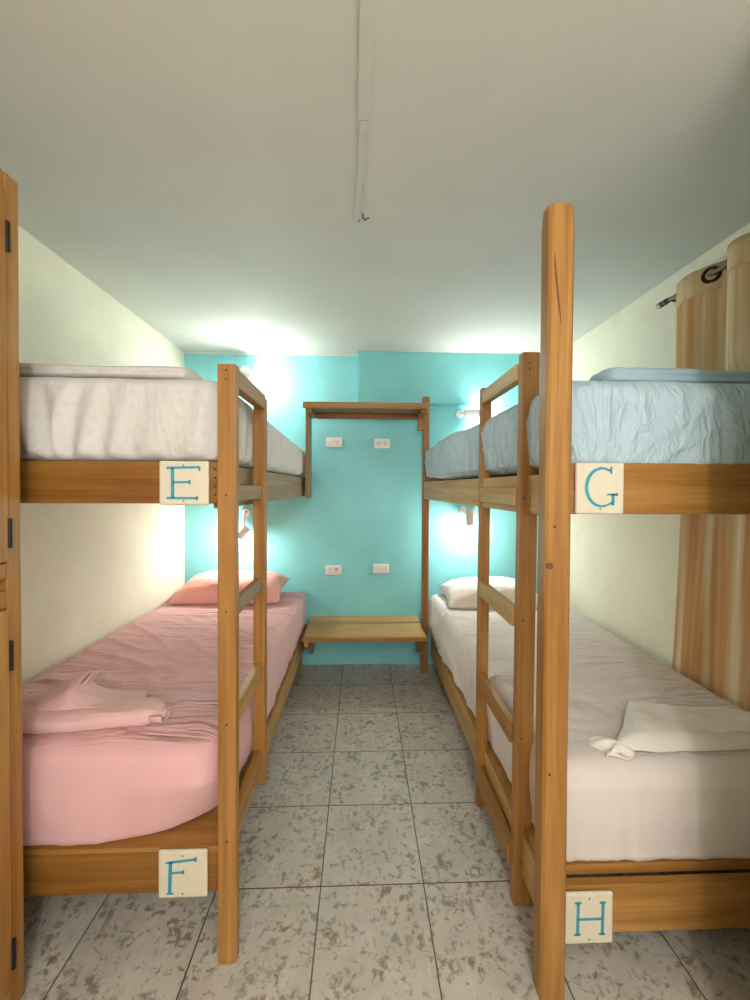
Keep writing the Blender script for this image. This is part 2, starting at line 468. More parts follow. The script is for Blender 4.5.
obj('ladder_post', B(-0.402, -0.358, 1.512, 1.548, 0.262, 1.717), W['Z'], lad, bevel=.004, seg=3)
obj('top_rail', B(-0.390, -0.3565, 1.192, 1.512, 1.672, 1.725), W['Y'], lad, bevel=.003)
for z0, z1, m in ((1.340, 1.388, WG), (0.995, 1.042, WG), (0.665, 0.722, WP), (0.330, 0.392, W)):
    obj('rung', B(-0.396, -0.370, 1.192, 1.512, z0, z1), m['Y'], lad, bevel=.003)
nails(lad, [(-.384, 1.160, z) for z in (1.715, 1.69, 1.36, 1.025, 0.70, 0.36)])
nails(L, [(-.427, 1.192, z) for z in (1.36, 1.385, 1.41, 1.435)], r=.0035)

# ------------------------------------------------------------------ right bunk bed (G over H)
R = thing('bunk_bed', 'right wooden bunk bed with plaques G and H by the curtain', 'bunk bed', (1.0, 2.1, 0), 'wooden bunk beds')
g0 = set(R.children)
rails(R, 0.550, 1.445, 1.112, 2.945, 1.311, 1.456, zs0=1.300, zs1=1.425, ws=WP)
GK = -.052
for c in set(R.children) - g0:                    # the aisle side runs slightly towards the middle of the room
    for v in c.data.vertices:
        x, y = v.co.x + 1.0, v.co.y + 2.1
        v.co.x += GK * (y - 1.138) * (1.445 - x) / .895 if y > 1.15 else 0
obj('bed_base', B(0.581, 1.414, 1.14, 2.915, 1.40, 1.43), WP['Y'], R)
rails(R, 0.535, 1.445, 1.112, 3.04, 0.108, 0.2480, zs0=0.105, zs1=0.2415, ws=WP)
obj('bed_base', B(0.545, 1.445, 1.150, 3.04, 0.2425, 0.271), W['X'], R, bevel=.002)
for x0, x1, y0, y1, z1 in ((1.40, 1.443, 1.14, 1.19, 1.40), (1.40, 1.443, 2.94, 3.0, 1.40), (0.567, 0.60, 1.29, 1.34, 0.25), (0.567, 0.61, 2.94, 3.0, 0.25)):
    obj('leg', B(x0, x1, y0, y1, 0, z1), W['Z'], R, bevel=.003)
plaque('G', 0.667, 1.312, 1.456, 1.099, R, 'cream plaque with a teal letter G', 0.138)
plaque('H', 0.650, 0.092, 0.238, 1.099, R, 'cream plaque with a teal letter H', 0.140)
# tall corner post with its drying crack, knot and nail hole
def tall_post():
    bm = bmesh.new()
    x0, x1, y0, y1 = 0.487, 0.556, 1.045, 1.100
    zs = [0, 0.3, 0.6, 0.9, 1.2, 1.5, 1.8, 2.0, 2.08, 2.118, 2.128, 2.132]
    rings = []
    for z in zs:
        c = 0.007 + (0.0 if z < 2.1 else (z - 2.1) * 0.2)
        k = 0.0 if z < 2.1 else (z - 2.1) * 0.05
        lean = 0.004 * (z / 2.1)
        a0, a1, b0, b1 = x0 + k + lean, x1 - k + lean, y0 + k, y1 - k
        ring = [(a0 + c, b0), (a1 - c, b0), (a1, b0 + c), (a1, b1 - c), (a1 - c, b1), (a0 + c, b1), (a0, b1 - c), (a0, b0 + c)]
        rings.append([bm.verts.new((x + 0.0015 * noise.noise(Vector((i, z * 2, 3))), y, z)) for i, (x, y) in enumerate(ring)])
    for r0, r1 in zip(rings, rings[1:]):
        for k in range(8):
            bm.faces.new((r0[k], r0[(k + 1) % 8], r1[(k + 1) % 8], r1[k]))
    bm.faces.new(list(reversed(rings[0]))); bm.faces.new(rings[-1])
    return bm
tp = obj('corner_post', tall_post(), W['Z'], R)
bm = bmesh.new()                                            # crack, a slender dark sliver let into the face
pts = [(0.5045, 2.000, .0006), (0.5065, 1.965, .0024), (0.5105, 1.925, .0030), (0.5155, 1.88, .0026), (0.5205, 1.84, .0018), (0.523, 1.815, .0005)]
fr = [[bm.verts.new((x + s * w, 1.0445, z)) for s in (-1, 1)] for x, z, w in pts]
bk = [[bm.verts.new((x + s * w, 1.050, z)) for s in (-1, 1)] for x, z, w in pts]
for i in range(len(pts) - 1):
    bm.faces.new((fr[i][0], fr[i + 1][0], fr[i + 1][1], fr[i][1]))
    bm.faces.new((bk[i][0], bk[i][1], bk[i + 1][1], bk[i + 1][0]))
    bm.faces.new((fr[i][0], bk[i][0], bk[i + 1][0], fr[i + 1][0])); bm.faces.new((fr[i][1], fr[i + 1][1], bk[i + 1][1], bk[i][1]))
M_CRACK = plain('dark_wood_crack', (0.16, 0.065, 0.02), 0.8)
obj('crack', bm, M_CRACK, tp)
bm = cyl(bmesh.new(), (0.5, 1.0443, 1.178), (0.5, 1.052, 1.178), .0095, n=18)
kn = obj('knot', bm, plain('dark_knot_wood', (0.13, 0.05, 0.015), 0.6), tp)
nails(tp, [(0.512, 1.045, 1.282), (0.505, 1.045, 0.62)], r=.0032)
lad = bpy.data.objects.new('ladder', None); COL.objects.link(lad); lad.parent = R; lad.location = (-0.47, -0.6, 0)
def lean_post(x0, x1, y0, y1, z0, z1, dx):
    bm = B(x0, x1, y0, y1, z0, z1)
    for v in bm.verts:
        if v.co.z > (z0 + z1) / 2: v.co.x += dx
    return bm
obj('ladder_post', lean_post(0.509, 0.566, 1.292, 1.330, 0.0, 1.826, .014), W['Z'], lad, bevel=.004, seg=3)
obj('ladder_post', lean_post(0.506, 0.549, 1.705, 1.742, 0.0, 1.812, .008), W['Z'], lad, bevel=.004, seg=3)
def slope_rail(x0, x1, y0, y1, z0, z1, dx0=0, dx1=0):
    return lean_post(x0 + dx0, x1 + dx0, y0, y1, z0, z1, dx1)
obj('top_rail', B(0.514, 0.546, 1.330, 1.705, 1.742, 1.797), WP['Y'], lad, bevel=.003)
for z0, z1, m, dx in ((1.324, 1.384, WP, .008), (0.918, 0.985, WP, .005), (0.522, 0.592, W, .003), (0.105, 0.185, W, 0)):
    obj('rung', B(0.502 + dx, 0.528 + dx, 1.330, 1.705, z0, z1), m['Y'], lad, bevel=.003)
nails(lad, [(.545, 1.292, z) for z in (1.79, 1.77)] )
nails(lad, [(.530, 1.292, z) for z in (1.35, 0.95, 0.56, 0.15)] )

# ------------------------------------------------------------------ mattresses
def side_gather(p, n, z0, z1, amp, k, seed, fan=0.0):
    """vertical gathers, deeper towards the tucked-in bottom"""
    if abs(n.z) > 0.85: return 0.0
    t = 1 - (p.z - z0) / (z1 - z0)
    s = p.x * abs(n.y) + p.y * abs(n.x)
    s += fan * t * noise.noise(Vector((s * 2, seed, 0)))
    w = noise.noise(Vector((s * k, p.z * 2.2 + seed, seed))) + 0.6 * ridge(s * k * 0.8, p.z * 2.0, seed)
    return amp * (0.25 + t) * w * (1 - abs(n.z))

def disp_F(p, n):
    d = side_gather(p, n, .319, .62, .006, 9, 1.0)
    lowt = max(0, min(1, (.50 - p.z) / .18))
    cut = max(0, (p.x + .80) / .37) ** 2 * .11 * lowt if p.y < 1.6 else 0
    lift = cut * .3
    t = max(0, n.z)
    u = p.x * 0.55 + p.y * 0.83; v = p.x * 0.83 - p.y * 0.55
    band = math.exp(-((p.y - 1.95) / 0.55) ** 2)
    d += t * (.004 * fbm(p.x * 3, p.y * 3, 2) + .009 * band * (ridge(u * 7.5, v * 1.7, 4)) + .006 * band * ridge(u * 13, v * 2.6, 8))
    b = .012 * math.sin(PI * min(1, max(0, (p.z - .334) / .28))) * (1 - abs(n.z))
    if n.x < -.5: d = b = 0
    return n * (d + b) + Vector((0, cut * max(0, 1 - (p.y - 1.2) / .5), lift)) + Vector((0, 0, -.035 * t * max(0, (p.y - 1.3)) / 1.8 if p.x > -0.8 else -.02 * t * max(0, (p.y - 1.3)) / 1.8))
m = obj('mattress', soft_box(-1.338, -0.424, 1.197, 3.11, .3185, .622, .085, .05, .0135, disp_F, .010), F_PINK, None, True, origin=(-.88, 2.15, .334))
tag(m, 'mattress in a pink fitted sheet on the lower left bunk', 'mattress', 'sheeted mattresses')

def disp_E(p, n):
    s = p.x if abs(n.y) > abs(n.x) else p.y
    t = 1 - (p.z - 1.45) / .25
    lobe = 0.35 + 1.2 * math.exp(-((p.x + 1.02) / .2) ** 2) if n.y < -.5 else 0.7
    cx = s + .25 * (t - .3) * (0.2 if p.x > -.9 else -.2)
    d = (.018 * lobe * math.sin(cx * 62 + 3 * noise.noise(Vector((s * 5, 0, 0)))) * (0.3 + 0.7 * t)) * (1 - abs(n.z)) * (1 if n.z > -.5 else 0)
    d += side_gather(p, n, 1.45, 1.7, .005, 12, 5.0)
    d += max(0, n.z) * .004 * fbm(p.x * 4, p.y * 3, 1)
    b = .010 * math.sin(PI * min(1, max(0, (p.z - 1.45) / .25))) * (1 - abs(n.z))
    z = -.055 * max(0, min(1, (p.z - 1.5) / .2)) * max(0, p.y - 1.5) / 1.6
    return n * (d + b) + Vector((0, 0, z))
m = obj('mattress', soft_box(-1.334, -0.420, 1.215, 3.10, 1.4565, 1.712, .05, .035, .0125, disp_E, .02), F_GREY, None, True, origin=(-.88, 2.15, 1.45))
tag(m, 'mattress in a grey patterned sheet on the upper left bunk', 'mattress', 'sheeted mattresses')

def disp_H(p, n):
    d = side_gather(p, n, .316, .58, .005, 14, 11.0)
    t = max(0, n.z)
    u = p.x * 0.35 + p.y * 0.94; v = p.x * 0.94 - p.y * 0.35
    d += t * (.004 * fbm(p.x * 3, p.y * 3, 7) + .004 * ridge(u * 6, v * 1.4, 3))
    c = math.hypot(p.x - .78, p.y - 1.42)                      # concentric ripples round the sheet's corner
    if p.y > 1.25: d += t * .0035 * math.sin(c * 95) * math.exp(-(c / .2) ** 2)
    if n.x < -.4: d += .012 * ridge(p.y * 4, p.z * 3, 2) * (1 if p.y > 1.8 else .2)
    if n.y < -.3: d += .004 * math.exp(-((p.z - .505) / .012) ** 2)
    b = .012 * math.sin(PI * min(1, max(0, (p.z - .316) / .26))) * (1 - abs(n.z))
    return n * (d + b) + Vector((-.026 * (p.y - 1.135) * (1.436 - p.x) / .87, 0, 0))
m = obj('mattress', soft_box(0.572, 1.436, 1.148, 3.06, .2715, .576, .055, .050, .0125, disp_H, .010), F_WHITE, None, True, origin=(1.0, 2.1, .316))
tag(m, 'mattress in a white fitted sheet on the lower right bunk', 'mattress', 'sheeted mattresses')

def disp_G(p, n):
    if n.z < -.5: return Vector((0, 0, 0))
    s = p.x if abs(n.y) > abs(n.x) else p.y
    t = 1 - (p.z - 1.45) / .25
    cr = ridge(s * 9 + p.z * 3, p.z * 4 - s * 2, 2) + ridge(s * 7 - p.z * 6, p.z * 5, 9) * .8 + .5 * ridge(s * 16, p.z * 9, 14)
    d = .007 * cr * (1 - abs(n.z)) + side_gather(p, n, 1.45, 1.7, .006, 13, 21.0)
    d += max(0, n.z) * .005 * fbm(p.x * 4, p.y * 3, 31)
    b = .012 * math.sin(PI * min(1, max(0, (p.z - 1.45) / .25))) * (1 - abs(n.z))
    z = -.03 * max(0, min(1, (p.z - 1.5) / .2)) * max(0, p.y - 1.5) / 1.6
    return n * (d + b) + Vector((-.050 * (p.y - 1.122) * (1.432 - p.x) / .87, 0, z))
m = obj('mattress', soft_box(0.565, 1.432, 1.118, 2.922, 1.4350, 1.70, .06, .045, .012, disp_G, .02), F_BLUE, None, True, origin=(1.0, 2.1, 1.45))
tag(m, 'mattress in a crinkled pale blue sheet on the upper right bunk', 'mattress', 'sheeted mattresses')

# ------------------------------------------------------------------ pillows
def pillow(cx, cy, cz, w, l, h, rot, mat, label, seed, tilt=0.0):
    bm = bmesh.new(); n = 44
    rows = {}
    for side in (1, -1):
        for i in range(n + 1):
            for j in range(n + 1):
                u = -1 + 2 * i / n; v = -1 + 2 * j / n
                if side == -1 and (i in (0, n) or j in (0, n)):
                    rows[(side, i, j)] = rows[(1, i, j)]; continue
                prof = max(0, (1 - abs(u) ** 3.2)) ** .55 * max(0, (1 - abs(v) ** 2.8)) ** .6
                x = w / 2 * u * (1 - .07 * (1 - v * v) * 0 - .06 * (1 - abs(v)) * abs(u) ** 4)
                y = l / 2 * v * (1 - .10 * (1 - abs(u)) * abs(v) ** 4)
                wr = .006 * fbm(u * 2.2 + seed, v * 2.2, seed) + .005 * ridge(u * 2.5 + seed, v * 4, seed)
                z = (h * .68 if side == 1 else -h * .32) * prof + (wr * prof if side == 1 else 0)
                rows[(side, i, j)] = bm.verts.new((x, y, z))
    for side in (1, -1):
        for i in range(n):
            for j in range(n):
                q = [rows[(side, i, j)], rows[(side, i + 1, j)], rows[(side, i + 1, j + 1)], rows[(side, i, j + 1)]]
                bm.faces.new(q if side == 1 else q[::-1])
    bmesh.ops.transform(bm, verts=bm.verts, matrix=Matrix.Translation((cx, cy, cz)) @ Matrix.Rotation(rot, 4, 'Z') @ Matrix.Rotation(tilt, 4, 'X'))
    o = obj('pillow', bm, mat, None, True, origin=(cx, cy, cz - h * .32))
    return tag(o, label, 'pillow', 'bed pillows')
pillow(-0.90, 2.86, .655, .72, .44, .17, .02, fabric('salmon_pillow_cotton', (0.86, 0.42, 0.37), None, .3, (6, 5, .3)), 'salmon pink pillow at the head of the lower left bunk', 1.5, .14)
pillow(0.92, 2.83, .610, .66, .42, .17, -.03, fabric('white_pillow_cotton', (0.80, 0.75, 0.70), None, .3, (6, 5, .3)), 'plump white pillow at the head of the lower right bunk', 4.5, .10)
pillow(0.86, 2.70, 1.70, .62, .40, .10, .02, F_GREY, 'thin grey pillow lying flat on the upper right bunk', 8.5)

# ------------------------------------------------------------------ folded sheets
def roll(pts, a, b, n=26, wob=.004, seed=0, spiral=False):
    """flattened roll of cloth following a path; a = half depth, b = half height"""
    bm = bmesh.new(); rings = []
    for i, (p, sa, sb) in enumerate(pts):
        p = Vector(p); ring = []
        for k in range(n):
            t = 2 * PI * k / n
            cy = math.copysign(abs(math.cos(t)) ** .75, math.cos(t)) * a * sa
            cz = math.copysign(abs(math.sin(t)) ** .85, math.sin(t)) * b * sb
            w = wob * fbm(p.x * 9 + seed, t * 1.5, seed)
            if math.sin(t) < -.5: w = 0
            if spiral:                                # groove between the folded layers
                g_ = math.exp(-((math.sin(t) + .1) / .22) ** 2); cy -= math.copysign(.010 * g_, math.cos(t))
            ring.append(bm.verts.new((p.x, p.y + cy, p.z + cz + w)))
        rings.append(ring)
    for r0, r1 in zip(rings, rings[1:]):
        for k in range(n):
            bm.faces.new((r0[k], r0[(k + 1) % n], r1[(k + 1) % n], r1[k]))
    bm.faces.new(list(reversed(rings[0]))); bm.faces.new(rings[-1])
    return bm

def patch(bm, grid, thick=.004):
    """cloth patch from a grid of points with a little thickness"""
    R_, C_ = len(grid), len(grid[0])
    top = [[bm.verts.new(p) for p in row] for row in grid]
    bot = [[bm.verts.new(Vector(p) - Vector((0, 0, thick))) for p in row] for row in grid]
    for i in range(R_ - 1):
        for j in range(C_ - 1):
            bm.faces.new((top[i][j], top[i][j + 1], top[i + 1][j + 1], top[i + 1][j]))
            bm.faces.new((bot[i][j], bot[i + 1][j], bot[i + 1][j + 1], bot[i][j + 1]))
    for i in range(R_ - 1):
        bm.faces.new((top[i][0], top[i + 1][0], bot[i + 1][0], bot[i][0]))
        bm.faces.new((top[i][-1], bot[i][-1], bot[i + 1][-1], top[i + 1][-1]))
    for j in range(C_ - 1):
        bm.faces.new((top[0][j], bot[0][j], bot[0][j + 1], top[0][j + 1]))
        bm.faces.new((top[-1][j], top[-1][j + 1], bot[-1][j + 1], bot[-1][j]))

# pink folded sheet with its peaked fold
def lerp(a, b, t): return a + (b - a) * t
path = []
for i in range(40):
    t = i / 39; x = lerp(-1.20, -0.640, t); y = lerp(1.275, 1.315, t)
    e = min(1, (1 - t) * 7 + .55)
    path.append(((x, y, .654 + .003 * math.sin(t * 9)), e * lerp(1.0, .85, t), e))
bm = roll(path, .062, .030, seed=3, wob=.006)
# curled end of the roll
sp = []
for k in range(22):
    a = k / 21 * 2.3 * PI; r_ = .026 * (1 - k / 30)
    sp.append((math.cos(a + 2.6) * r_ * 1.5, math.sin(a + 2.6) * r_ * .85))
g = [[(x_ + -.635, 1.305 + s_, .655 + z_) for s_, z_ in sp] for x_ in (-.025, 0, .014)]
patch(bm, g, .004)
# tented flap rising to the peak behind the roll
G = []
for i in range(19):
    u = i / 18; row = []
    for j in range(41):
        v = j / 40
        x = lerp(-1.15, -.68, v) - .10 * u * v; y = lerp(1.285, 1.50, u)
        pk = math.exp(-abs(v - .46) / .20) if v > .46 else math.exp(-abs(v - .46) / .24)
        prof = math.sin(PI * min(1, u * 1.02)) ** .8
        z = lerp(.680, .632, u) + .082 * pk * prof + .004 * fbm(x * 14, y * 14, 3) * prof
        row.append((x, y, z))
    G.append(row)
patch(bm, G, .006)
# the narrow standing pleats
for off in (0, .020):
    G = []
    for i in range(9):
        u = i / 8; row = []
        for j in range(5):
            v = j / 4
            row.append((-.955 + off + .035 * u + .004 * math.sin(v * 3), 1.355 + .06 * v, .705 + .058 * u * (1 - .5 * abs(v - .4))))
        G.append(row)
    patch(bm, G, .006)
o = obj('folded_sheet', bm, F_PINK2, None, True, origin=(-.9, 1.4, .625))
tag(o, 'folded pink sheet with a pointed fold on the lower left mattress', 'folded sheet', 'folded bed sheets')

# white folded sheet lying flat
bm = bmesh.new(); G = []
for i in range(27):
    u = i / 26; row = []
    for j in range(61):
        v = j / 60
        xf, xb = lerp(.755, 1.41, v), lerp(1.00, 1.41, v)
        yf, yb = 1.180 + .010 * v, 1.44 - .09 * v
        uu = u ** .9
        x = lerp(xf, xb, uu) + .01 * math.sin(u * 5); y = lerp(yf, yb, uu)
        edge = min(1, u * 9, v * 14 + .02)
        edge2 = min(1, (1 - u) * 5)
        z = .583 + .034 * math.sqrt(max(0, edge)) * (.35 + .65 * edge2) + .006 * fbm(x * 9, y * 12, 6)
        z += .010 * math.exp(-((v - .12) / .06) ** 2) * (1 - .4 * u) + .006 * ridge(x * 6 + y * 7, y * 3, 5) * edge
        z += .012 * math.exp(-((v) / .04) ** 2) * (.3 + u)
        row.append((x, y, max(z, .582)))
    G.append(row)
patch(bm, G, .003)
# bunched corner
G = []
for i in range(25):
    u = i / 24; row = []
    for j in range(25):
        v = j / 24
        x = .735 + .095 * v + .012 * math.sin(u * 6); y = 1.168 + .085 * u + .010 * math.sin(v * 7)
        e = (math.sin(PI * u) * math.sin(PI * v)) ** .5 if 0 < i < 24 and 0 < j < 24 else 0
        row.append((x, y, .578 + e * (.014 + .013 * math.sin(u * 13 + v * 6) + .006 * fbm(x * 30, y * 30, 2))))
    G.append(row)
patch(bm, G, .003)
o = obj('folded_sheet', bm, F_WHITE2, None, True, origin=(1.05, 1.33, .58))
tag(o, 'folded white sheet lying on the lower right mattress', 'folded sheet', 'folded bed sheets')

def flat_roll(x0, x1, y, z, a, b, curl, mat, label, seed, drop=0.0):
    path = []
    for i in range(46):
        t = i / 45; e = 1.0
        q_ = (1 - t) if curl == 1 else t
        e = .90 + .10 * math.sqrt(min(1, q_ * 30))
        path.append(((lerp(x0, x1, t), y, z + b + drop * t), e, e * (1 + .08 * math.sin(t * 7))))
    bm = roll(path, a, b, n=40, seed=seed, wob=.004, spiral=True)
    o = obj('folded_sheet', bm, mat, None, True, origin=((x0 + x1) / 2, y, z))
    return tag(o, label, 'folded sheet', 'folded bed sheets')
flat_roll(-1.31, -.545, 1.34, 1.716, .09, .024, 1, F_GREY, 'folded grey sheet lying on the upper left mattress', 5, -.004)
flat_roll(.758, 1.41, 1.26, 1.702, .075, .028, -1, F_BLUE2, 'rolled pale blue sheet lying on the upper right mattress', 9, -.006)

# ------------------------------------------------------------------ shelf frame and bench at the back wall
S = thing('shelf_frame', 'open wooden frame with a top shelf between the bunks', 'shelf', (0.47, 2.965, 0))
obj('post', B(0.452, 0.502, 2.948, 2.985, 0, 2.052), WD['Z'], S, bevel=.003)
obj('top_shelf', B(-0.392, 0.452, 2.72, 3.042, 1.930, 1.952), WD['X'], S, bevel=.003)
obj('front_edging', B(-0.392, 0.450, 2.704, 2.72, 1.912, 1.954), W['X'], S, bevel=.003)
obj('batten', B(-0.336, 0.44, 3.0, 3.03, 1.892, 1.93), WD['X'], S, bevel=.003)
obj('side_board', B(-0.386, -0.366, 2.80, 2.99, 1.305, 1.930), WD['Z'], S, bevel=.002)
obj('side_batten', B(-0.366, -0.335, 2.74, 3.0, 1.890, 1.930), WD['Y'], S, bevel=.002)
obj('shelf_bracket', B(0.412, 0.452, 2.93, 2.965, 1.80, 1.930), WD['Z'], S, bevel=.003)
obj('side_batten', B(0.405, 0.450, 2.74, 2.93, 1.895, 1.930), WD['Y'], S, bevel=.002)

Bn = thing('bench', 'low wooden bench board fixed against the turquoise wall', 'bench', (0.02, 2.9, 0))
obj('seat', B(-0.384, 0.444, 2.68, 3.124, 0.357, 0.381), WP['X'], Bn, bevel=.004)
obj('edging', B(-0.386, 0.446, 2.664, 2.68, 0.352, 0.382), W['X'], Bn, bevel=.003)
bm = bmesh.new()
def prism(bm, prof, x0, x1):
    a = [bm.verts.new((x0, y, z)) for y, z in prof]; b_ = [bm.verts.new((x1, y, z)) for y, z in prof]
    n = len(prof)
    bm.faces.new(a); bm.faces.new(b_[::-1])
    for i in range(n):
        j = (i + 1) % n; bm.faces.new((a[j], a[i], b_[i], b_[j]))
prism(bm, [(2.72, .357), (3.12, .357), (3.12, .12), (3.04, .12), (2.72, .30)], -0.382, -0.355)
obj('bracket', bm, WP['Y'], Bn, bevel=.002)
bm = bmesh.new(); prism(bm, [(2.76, .357), (2.946, .357), (2.946, .18), (2.90, .18), (2.76, .31)], 0.405, 0.44)
obj('bracket', bm, WD['Y'], Bn, bevel=.002)

# ------------------------------------------------------------------ switches and sockets
def outlet(cx, cz, label, kind):
    t = thing('wall_socket', label, 'socket', (cx, YB, cz), 'white wall sockets')
    w, h = .122, .072
    obj('cover_plate', B(cx - w / 2, cx + w / 2, YB - .010, YB - .0005, cz - h / 2, cz + h / 2), M_PLASTIC, t, bevel=.004, seg=3)
    for s in (-1, 1):
        bx_ = cx + s * .024
        p = obj('module', B(bx_ - .021, bx_ + .021, YB - .0125, YB - .009, cz - .023, cz + .023), M_PLASTIC2, t, bevel=.0015)
        if kind == 'socket' or (kind == 'mixed' and s == 1):
            bm = bmesh.new()
            for q in (-1, 1): box(bm, bx_ + q * .007 - .0015, bx_ + q * .007 + .0015, YB - .0131, YB - .012, cz - .002, cz + .008)
            cyl(bm, (bx_, YB - .0131, cz - .009), (bx_, YB - .012, cz - .009), .003, n=10)
            obj('socket_hole', bm, M_HOLE, p)
        if kind == 'mixed' and s == -1:
            obj('rocker', B(bx_ - .012, bx_ + .012, YB - .0155, YB - .012, cz - .018, cz + .018), M_PLASTIC, p, bevel=.0015)
        if kind == 'red' and s == 1:
            obj('indicator', B(bx_ - .008, bx_ + .008, YB - .0140, YB - .012, cz + .004, cz + .016), M_RED, p, bevel=.001)
outlet(-0.211, 1.729, 'white wall socket with dark holes, upper left of the four', 'mixed')
outlet(0.161, 1.724, 'white wall socket plate, upper right of the four', 'socket')
outlet(-0.212, 0.738, 'white wall socket with a red mark, lower left of the four', 'red')
outlet(0.158, 0.748, 'plain white wall switch plate, lower right of the four', 'plain')

# ------------------------------------------------------------------ reading lamps
def lamp(mount, wall_y, head0, head1, r, label, power, aim=None, col=(1, .96, .9), cable=False, spot=105):
    mount = Vector(mount); head0 = Vector(head0); head1 = Vector(head1)
    t = thing('reading_lamp', label, 'lamp', (mount.x, wall_y, mount.z), 'white wall reading lamps')
    bm = cyl(bmesh.new(), (mount.x, wall_y - .0005, mount.z), (mount.x, wall_y - .022, mount.z), .034, .030, 28)
    obj('wall_mount', bm, M_PLASTIC, t, True, bevel=.003)
    mid = (head0 + head1) / 2
    obj('arm', tube(bmesh.new(), [(mount.x, wall_y - .02, mount.z), (mount.x, wall_y - .045, mount.z), mid], .006), M_PLASTIC, t, True)
    d = (head1 - head0).normalized()
    hd = obj('lamp_head', cyl(bmesh.new(), head0, head1, r * .96, r, 28), M_PLASTIC, t, False, bevel=.003)
    obj('rim', cyl(bmesh.new(), head1, head1 + d * .006, r * 1.03, r * 1.03, 28), M_PLASTIC2, hd)
    obj('bulb', cyl(bmesh.new(), head1 + d * .0062, head1 + d * .010, r * .86, r * .70, 24), M_BULB, hd)
    if cable:
        obj('switch', B(mount.x - .006, mount.x + .006, wall_y - .03, wall_y - .021, mount.z - .006, mount.z + .010), M_RED, t, bevel=.001)
        obj('cable', tube(bmesh.new(), [(mount.x + .004, wall_y - .02, mount.z - .02), (mount.x, wall_y - .03, mount.z - .07), (mount.x - .004, wall_y - .05, mount.z - .12)], .0035), M_PLASTIC2, t, True)
    li = bpy.data.lights.new('lamp_light', 'POINT'); li.energy = power; li.color = col; li.shadow_soft_size = .018
    lo = bpy.data.objects.new('lamp_light', li); COL.objects.link(lo)
    lo.location = head1 + d * .032 + Vector((0, -.012, 0))
PW = 12.5
lamp((-0.885, YB, 2.275), YB, (-0.876, 3.0, 2.248), (-0.800, 2.975, 2.195), .026, 'tilted white reading lamp above the upper left bunk', PW * 1.1, aim=(.75, .38, -.5), spot=168)
lamp((-0.880, YB, 1.185), YB, (-0.835, 3.0, 1.080), (-0.895, 2.975, 1.012), .026, 'white reading lamp with a short cord above the pink pillow', PW, aim=(-.55, .2, -.7), cable=True, spot=168)
lamp((0.765, YB, 1.955), YB, (0.775, 3.01, 1.945), (0.885, 2.995, 1.945), .028, 'white reading lamp turned sideways above the upper right bunk', PW, aim=(.9, .3, -.05), spot=168)
lamp((0.800, YB, 1.20), YB, (0.817, 3.0, 1.222), (0.817, 2.99, 1.104), .030, 'white cylinder reading lamp pointing down at the white pillow', PW, aim=(0, .22, -1), spot=168)

# ------------------------------------------------------------------ wardrobe (left edge of the view)
Wd = thing('wardrobe', 'tall honey wood wardrobe with black hinges at the left edge', 'wardrobe', (-1.12, .65, 0))
wx0, wx1, wy0, wy1, wz = -1.345, -0.932, .15, 1.108, 2.185
obj('side_panel', B(wx0, wx1, wy1 - .02, wy1, 0, wz), W['Z'], Wd, bevel=.002)
obj('side_panel', B(wx0, wx1, wy0, wy0 + .02, 0, wz), W['Z'], Wd, bevel=.002)
obj('back_panel', B(wx0, wx0 + .01, wy0 + .02, wy1 - .02, .06, wz), W['Z'], Wd)
obj('top_panel', B(wx0, wx1, wy0 + .02, wy1 - .02, wz - .02, wz), W['Y'], Wd)
obj('bottom_panel', B(wx0 + .01, wx1, wy0 + .02, wy1 - .02, .06, .08), W['Y'], Wd)
fx0, fx1 = wx1, wx1 + .022
for y0, y1 in ((1.066, wy1), (wy0, wy0 + .042), (.608, .65)):
    obj('face_stile', B(fx0, fx1, y0, y1, 0, wz), W['Z'], Wd, bevel=.003)
for z0, z1 in ((0, .07), (1.07, 1.115), (1.145, 1.185), (wz - .045, wz)):
    obj('face_rail', B(fx0, fx1 - .001, wy0 + .042, .608, z0, z1), W['Y'], Wd, bevel=.003)
    obj('face_rail', B(fx0, fx1 - .001, .65, 1.066, z0, z1), W['Y'], Wd, bevel=.003)
def cab_door(y0, y1, z0, z1, hinge_y, hz):
    d = obj('door', B(fx0 + .002, fx1 - .002, y0, y1, z0, z1), W['Z'], Wd, bevel=.002)
    obj('door_frame', B(fx1 - .002, fx1 + .006, y1 - .05, y1, z0, z1), W['Z'], d, bevel=.002)
    obj('door_frame', B(fx1 - .002, fx1 + .006, y0, y0 + .05, z0, z1), W['Z'], d, bevel=.002)
    for a, b_ in ((z0, z0 + .05), (z1 - .05, z1)):
        obj('door_frame', B(fx1 - .002, fx1 + .006, y0 + .05, y1 - .05, a, b_), W['Y'], d, bevel=.002)
    for z in hz:
        bm = bmesh.new(); cyl(bm, (fx1 + .006, hinge_y, z - .038), (fx1 + .006, hinge_y, z + .038), .0055, n=12)
        box(bm, fx1 - .001, fx1 + .002, hinge_y - .008, hinge_y + .006, z - .036, z + .036)
        obj('hinge', bm, M_BLACKM, d)
    ky = y0 + .03 if hinge_y > (y0 + y1) / 2 else y1 - .03
    bm = bmesh.new(); cyl(bm, (fx1 + .006, ky, (z0 + z1) / 2), (fx1 + .03, ky, (z0 + z1) / 2), .007, .012, 16)
    obj('knob', bm, W['Z'], d)
for y0, y1, hy in ((.654, 1.062, 1.066), (.196, .604, .192)):
    cab_door(y0, y1, 1.19, wz - .05, hy, (2.02, 1.262))
    cab_door(y0, y1, .075, 1.066, hy, (.945, .16))

